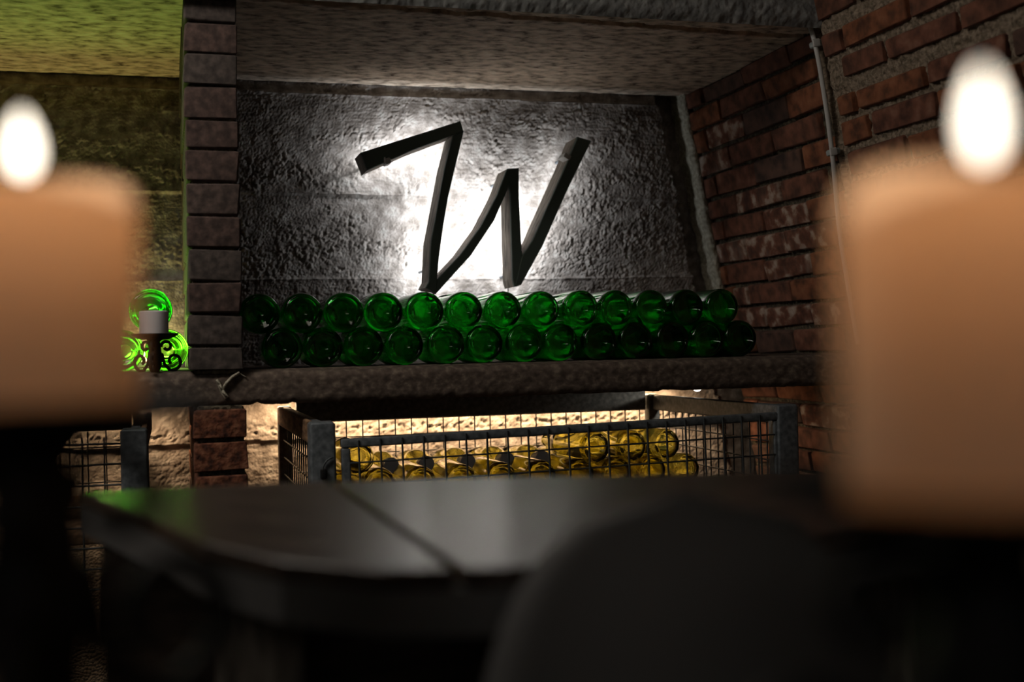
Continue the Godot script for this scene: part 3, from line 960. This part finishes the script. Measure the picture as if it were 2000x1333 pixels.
func build_niche_lamp() -> void:
	var t := thing("niche_lamp", "small glaring lamp under the shelf at its right end, above the crate rail", "lamp", Vector3(1.325, 1.046, 0.30))
	obj("housing", box_mesh(Vector3(0.05, 0.008, 0.03), 0.002), M.fitting, t, Vector3(0.012, -0.0045, 0))
	var b := MB.new()
	lathe(b, [Vector2(0.0, -0.021), Vector2(0.006, -0.020), Vector2(0.010, -0.016), Vector2(0.011, -0.009), Vector2(0.011, -0.0085), Vector2(0.0, -0.0085)], 20)
	obj("lens", b.done(), M.lamp_bright, t)
	area("lamp_light", Vector3(0, -0.023, 0), Vector3(0.1, -1, -0.4), Vector3.RIGHT, 0.018, 0.018, 260.0, Color(1.0, 0.92, 0.82), t)


func build_conduit() -> void:
	var t := thing("conduit", "thin pale grey cable conduit clipped up the right brick wall", "cable")
	var path := [Vector3(1.384, 2.06, 0.725), Vector3(1.398, 1.985, 0.733), Vector3(1.406, 1.927, 0.739), Vector3(1.426, 1.823, 0.761), Vector3(1.451, 1.692, 0.757), Vector3(1.472, 1.581, 0.745), Vector3(1.488, 1.498, 0.730), Vector3(1.505, 1.405, 0.714), Vector3(1.528, 1.285, 0.705), Vector3(1.555, 1.14, 0.70)]
	var fine := []
	for k in path.size() - 1:
		for j in 6:
			fine.append(path[k].cubic_interpolate(path[k + 1], path[maxi(k - 1, 0)], path[mini(k + 2, path.size() - 1)], j / 6.0))
	fine.append(path[-1])
	var b := MB.new()
	tube(b, fine, 0.0055, 10)
	obj("pipe", b.done(), M.conduit, t)
	var fr := right_frame().basis
	for q in [Vector3(1.428, 1.823, 0.764), Vector3(1.474, 1.581, 0.748)]:
		var c := obj("clip", box_mesh(Vector3(0.034, 0.014, 0.020), 0.003), M.clip, t)
		c.transform = Transform3D(fr, q + fr.z * -0.004 + fr.x * -0.008)
		var d := obj("clip_jaw", box_mesh(Vector3(0.006, 0.018, 0.018), 0.002), M.conduit, t)
		d.transform = Transform3D(fr, q + fr.z * 0.006 + fr.x * 0.010)


# ------------------------------------------------------------------ candles and their stands
func spiral(c: Vector3, dir: Vector3, r0: float, r1: float, a0: float, a1: float) -> Array:
	var path := []
	for k in 25:
		var f := k / 24.0
		var a := lerpf(a0, a1, f)
		var r := lerpf(r0, r1, f)
		path.append(c + dir * (r * cos(a)) + Vector3.UP * (r * sin(a)))
	return path


func make_stand(label: String, at: Vector3, dish: float, height: float, turn: float) -> Node3D:
	# wrought-iron stand: a dish on a bellied stem, between scrolls that serve as feet
	var t := thing("candle_stand", label, "candle holder", at)
	t.rotation.y = turn
	var b := MB.new()
	lathe(b, [Vector2(0.0, height - 0.006), Vector2(dish * 0.55, height - 0.006), Vector2(dish * 0.8, height - 0.002), Vector2(dish, height + 0.004), Vector2(dish, height + 0.006), Vector2(dish * 0.8, height + 0.001), Vector2(dish * 0.58, height - 0.001), Vector2(0.0, height - 0.001)], 48)
	obj("dish", b.done(), M.iron, t)
	b = MB.new()
	var h := height
	lathe(b, [Vector2(0.0, 0.0), Vector2(dish * 0.16, 0.0), Vector2(dish * 0.24, h * 0.10), Vector2(dish * 0.29, h * 0.3), Vector2(dish * 0.29, h * 0.5), Vector2(dish * 0.24, h * 0.72), Vector2(dish * 0.22, h * 0.86), Vector2(dish * 0.36, h - 0.006)], 32)
	obj("stem", b.done(), M.iron, t)
	var R := h * 0.155
	for k in 3:
		var a := TAU * k / 3.0
		var d := Vector3(cos(a), 0, sin(a))
		b = MB.new()
		# lower scroll: foot on the ground curling up and inwards
		var foot := []
		foot.append(d * (dish * 0.30) + Vector3.UP * (h * 0.52))
		foot.append(d * (dish * 0.40) + Vector3.UP * (h * 0.22))
		foot.append(d * (dish * 0.62) + Vector3.UP * (h * 0.055))
		foot += spiral(d * (dish * 0.80) + Vector3.UP * (h * 0.30), d, h * 0.26, h * 0.09, -PI * 0.48, PI * 1.25)
		tube(b, foot, h * 0.048, 8)
		obj("scroll", b.done(), M.iron, t)
		b = MB.new()
		tube(b, spiral(d * (dish * 0.52) + Vector3.UP * (h * 0.72), d, R * 1.05, R * 0.5, PI * 1.05, -PI * 0.85), h * 0.046, 8)
		obj("scroll", b.done(), M.iron, t)
	return t


func build_small_candle() -> void:
	var at := Vector3(-0.023, SHELF_TOP - 0.0005, 0.695)
	make_stand("small black wrought-iron candle stand with scroll feet on the shelf by the pier", at, 0.046, 0.0705, 0.35)
	var t := thing("pillar_candle", "short unlit white pillar candle on the small stand beside the brick pier", "candle", at + Vector3(-0.001, 0.0698, 0))
	var b := MB.new()
	lathe(b, [Vector2(0.0, 0.0), Vector2(0.027, 0.0), Vector2(0.028, 0.001), Vector2(0.028, 0.049), Vector2(0.0268, 0.0515), Vector2(0.024, 0.052), Vector2(0.021, 0.050), Vector2(0.0, 0.048)], 40)
	obj("wax", b.done(), M.wax_white, t)
	b = MB.new()
	tube(b, [Vector3(0, 0.047, 0), Vector3(0.0006, 0.0515, 0)], 0.0008, 6)
	obj("wick", b.done(), M.wick, t)


func build_big_candle(label: String, at: Vector3, R: float, front: float, side: float, back: float, facing: Vector3, flame0: float, flame1: float, flame_r: float, pull: Vector3) -> void:
	# wax cylinder burned down on the viewer's side: the rim is low in front and high behind
	var t := thing("pillar_candle", label, "candle", at)
	var b := MB.new()
	var seg := 64
	var rows := []
	var rings := [[1.0, 0.0], [1.0, 0.15], [1.0, 0.4], [1.0, 0.7], [1.0, 0.93], [0.985, 0.985], [0.95, 1.0], [0.92, 0.985], [0.88, 0.94], [0.83, -3.0], [0.72, -7.0], [0.4, -8.5], [0.01, -9.0]]
	for q in rings:
		var row := []
		for s in seg:
			var a := TAU * s / seg
			var d := Vector3(cos(a), 0, -sin(a))
			var lean := -d.dot(facing)
			var rim := side + (back - side) * maxf(lean, 0.0) + (front - side) * maxf(-lean, 0.0) + 0.0005 * sin(a * 3.0 + 1.0)
			var y: float = rim * q[1] if q[1] >= 0.0 else side * (1.0 + 0.07 * q[1])
			if q[1] == 0.94:
				y = rim - 0.003
			row.append(b.p(d * (R * q[0]) + Vector3.UP * y))
		rows.append(row)
	for k in rows.size() - 1:
		for s in seg:
			var u := (s + 1) % seg
			b.quad(rows[k][s], rows[k][u], rows[k + 1][u], rows[k + 1][s])
	for s in range(1, seg - 1):
		b.tri(rows[0][0], rows[0][s + 1], rows[0][s])
	var wax := obj("wax", b.done(), M.wax, t)
	b = MB.new()
	tube(b, [pull + Vector3.UP * (side * 0.40), pull + Vector3(0.0005, flame0 + 0.003, 0)], 0.0008, 6)
	obj("wick", b.done(), M.wick, wax)
	b = MB.new()
	var prof := []
	var L := flame1 - flame0
	for k in 15:
		var f := k / 14.0
		prof.append(Vector2(flame_r * pow(sin(PI * pow(f, 0.72)), 0.8) if k > 0 and k < 14 else 0.0, flame0 + L * f))
	lathe(b, prof, 24, pull)
	obj("flame", b.done(), M.flame, t)
	omni("flame_light", pull + Vector3.UP * lerpf(flame0, flame1, 0.45), 0.0018, Color(1.0, 0.80, 0.60), 0.004, t)


func build_foreground() -> void:
	var away := Vector3(sin(deg_to_rad(15.75)), 0, -cos(deg_to_rad(15.75)))
	var top := 1.032
	# the counter the candles stand on: just below the frame
	var c := thing("counter", "dark wooden counter at the very front, carrying the two big candles", "counter", Vector3(0.10, 0, 2.98))
	c.rotation.y = deg_to_rad(-15.75)
	obj("worktop", box_mesh(Vector3(1.3, 0.035, 0.24), 0.004), M.table, c, Vector3(0, top - 0.0175, 0.02))
	for s in [-0.6, 0.6]:
		obj("leg", box_mesh(Vector3(0.06, top - 0.035, 0.06), 0.004), M.wood_dark, c, Vector3(s, (top - 0.035) * 0.5, 0.06))
	var lx := Vector3(-0.0415, 0, 2.8175)
	var rx := Vector3(0.186, 0, 2.985)
	make_stand("large black wrought-iron stand under the left burning candle, out of focus", lx + Vector3.UP * top, 0.056, 0.099, 0.5)
	make_stand("large black wrought-iron stand under the right burning candle, out of focus", rx + Vector3.UP * top, 0.056, 0.079, 1.0)
	build_big_candle("big burning pillar candle at the left edge, out of focus", lx + Vector3.UP * (top + 0.0982), 0.033, 0.0725, 0.0667, 0.0825, -away, 0.0775, 0.0975, 0.0046, -away * 0.004)
	build_big_candle("big burning pillar candle at the right edge, out of focus", rx + Vector3.UP * (top + 0.0782), 0.0325, 0.0755, 0.0673, 0.0865, -away, 0.0812, 0.1025, 0.0039, -away * 0.004)
	# tall chair, its rounded back towards the lens
	var t := thing("bar_chair", "dark grey bar chair with a rounded back, blurred in front of the table", "chair", Vector3(0.275, 0, 2.60))
	t.rotation.y = deg_to_rad(-15.75)
	var b := MB.new()
	var nu := 24
	var nv := 16
	var shell := []
	for side in 2:
		var rows := []
		for j in nv + 1:
			var row := []
			for i in nu + 1:
				var u := -1.0 + 2.0 * i / nu
				var v := float(j) / nv
				var half := 0.126 * pow(maxf(1.0 - pow(v, 3.2), 0.0), 0.42)
				var x := half * u
				var edge := sqrt(maxf(0.0, 1.0 - pow(absf(u), 4.0))) * (1.0 - pow(v, 8.0))
				row.append(b.p(Vector3(x, 0.78 + 0.288 * v, -0.055 * (x * x) / 0.016 * 0.5 + 0.05 - 0.04 * v + (0.016 if side == 0 else -0.016) * edge)))
			rows.append(row)
		shell.append(rows)
		for j in nv:
			for i in nu:
				if side == 0:
					b.quad(rows[j][i], rows[j][i + 1], rows[j + 1][i + 1], rows[j + 1][i])
				else:
					b.quad(rows[j][i + 1], rows[j][i], rows[j + 1][i], rows[j + 1][i + 1])
	obj("backrest", b.done(), M.leather, t)
	obj("seat", box_mesh(Vector3(0.30, 0.05, 0.28), 0.018), M.leather, t, Vector3(0, 0.755, -0.10))
	for sx in [-0.12, 0.12]:
		for sz in [-0.21, 0.01]:
			b = MB.new()
			tube(b, [Vector3(sx * 1.2, 0, sz * 1.1), Vector3(sx, 0.732, sz)], 0.012, 10)
			obj("leg", b.done(), M.iron, t)


func build_table() -> void:
	var t := thing("slab_table", "blurred plank table with a worn curved front edge, reflecting the lit wall", "table")
	var near := [Vector2(-0.081, 1.990), Vector2(-0.013, 2.220), Vector2(0.022, 2.360), Vector2(0.066, 2.456), Vector2(0.121, 2.516), Vector2(0.18, 2.535), Vector2(0.26, 2.54), Vector2(0.40, 2.51), Vector2(0.60, 2.44), Vector2(0.80, 2.30)]
	var far := [Vector2(-0.081, 1.985), Vector2(0.083, 1.987), Vector2(0.331, 2.048), Vector2(0.44, 2.09), Vector2(0.62, 2.14), Vector2(0.80, 2.19)]
	# two planks with an open joint that runs back from the front edge
	var cut_far := 0.155
	var cut_near := 0.163
	var a := PackedVector2Array()
	var b2 := PackedVector2Array()
	for q in near:
		if q.x < 0.13:
			a.append(Vector2(q.x, -q.y))
	a.append(Vector2(cut_near - 0.004, -2.528))
	a.append(Vector2(cut_far - 0.003, -2.003))
	a.append(Vector2(0.083, -1.987))
	b2.append(Vector2(cut_far + 0.003, -2.005))
	b2.append(Vector2(cut_near + 0.004, -2.530))
	for q in near:
		if q.x > 0.17:
			b2.append(Vector2(q.x, -q.y))
	for k in range(far.size() - 1, 1, -1):
		b2.append(Vector2(far[k].x, -far[k].y))
	for poly in [a, b2]:
		if Geometry2D.is_polygon_clockwise(poly):
			poly.reverse()
		var m := MB.new()
		prism(m, poly, 0.024, 0.036, 0.0012)
		var o := obj("plank", m.done(), M.table, t)
		o.transform = Transform3D(Basis(Vector3.RIGHT, Vector3.FORWARD, Vector3.UP), Vector3(0, 0.984, 0))
	# added band along the front edge; its paler grey stands for light on it
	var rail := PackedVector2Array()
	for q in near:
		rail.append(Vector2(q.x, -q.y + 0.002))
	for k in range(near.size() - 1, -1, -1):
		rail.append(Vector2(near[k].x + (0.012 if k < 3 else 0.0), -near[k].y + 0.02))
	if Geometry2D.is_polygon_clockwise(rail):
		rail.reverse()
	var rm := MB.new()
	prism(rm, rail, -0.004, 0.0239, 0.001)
	obj("lit_edge_band", rm.done(), M.leather, t).transform = Transform3D(Basis(Vector3.RIGHT, Vector3.FORWARD, Vector3.UP), Vector3(0, 0.984, 0))
	obj("batten", box_mesh(Vector3(0.70, 0.03, 0.06), 0.004), M.table, t, Vector3(0.34, 0.992, 2.20))
	obj("added_dark_panel", box_mesh(Vector3(0.86, 0.90, 0.02), 0.003), M.table, t, Vector3(0.36, 0.527, 2.10)).rotation.y = -0.2  # added dark sheet that keeps the space under the table black
	for q in [Vector2(0.07, 2.18), Vector2(0.62, 2.22)]:
		obj("leg", box_mesh(Vector3(0.07, 0.977, 0.07), 0.004), M.wood_dark, t, Vector3(q.x, 0.4885, q.y))
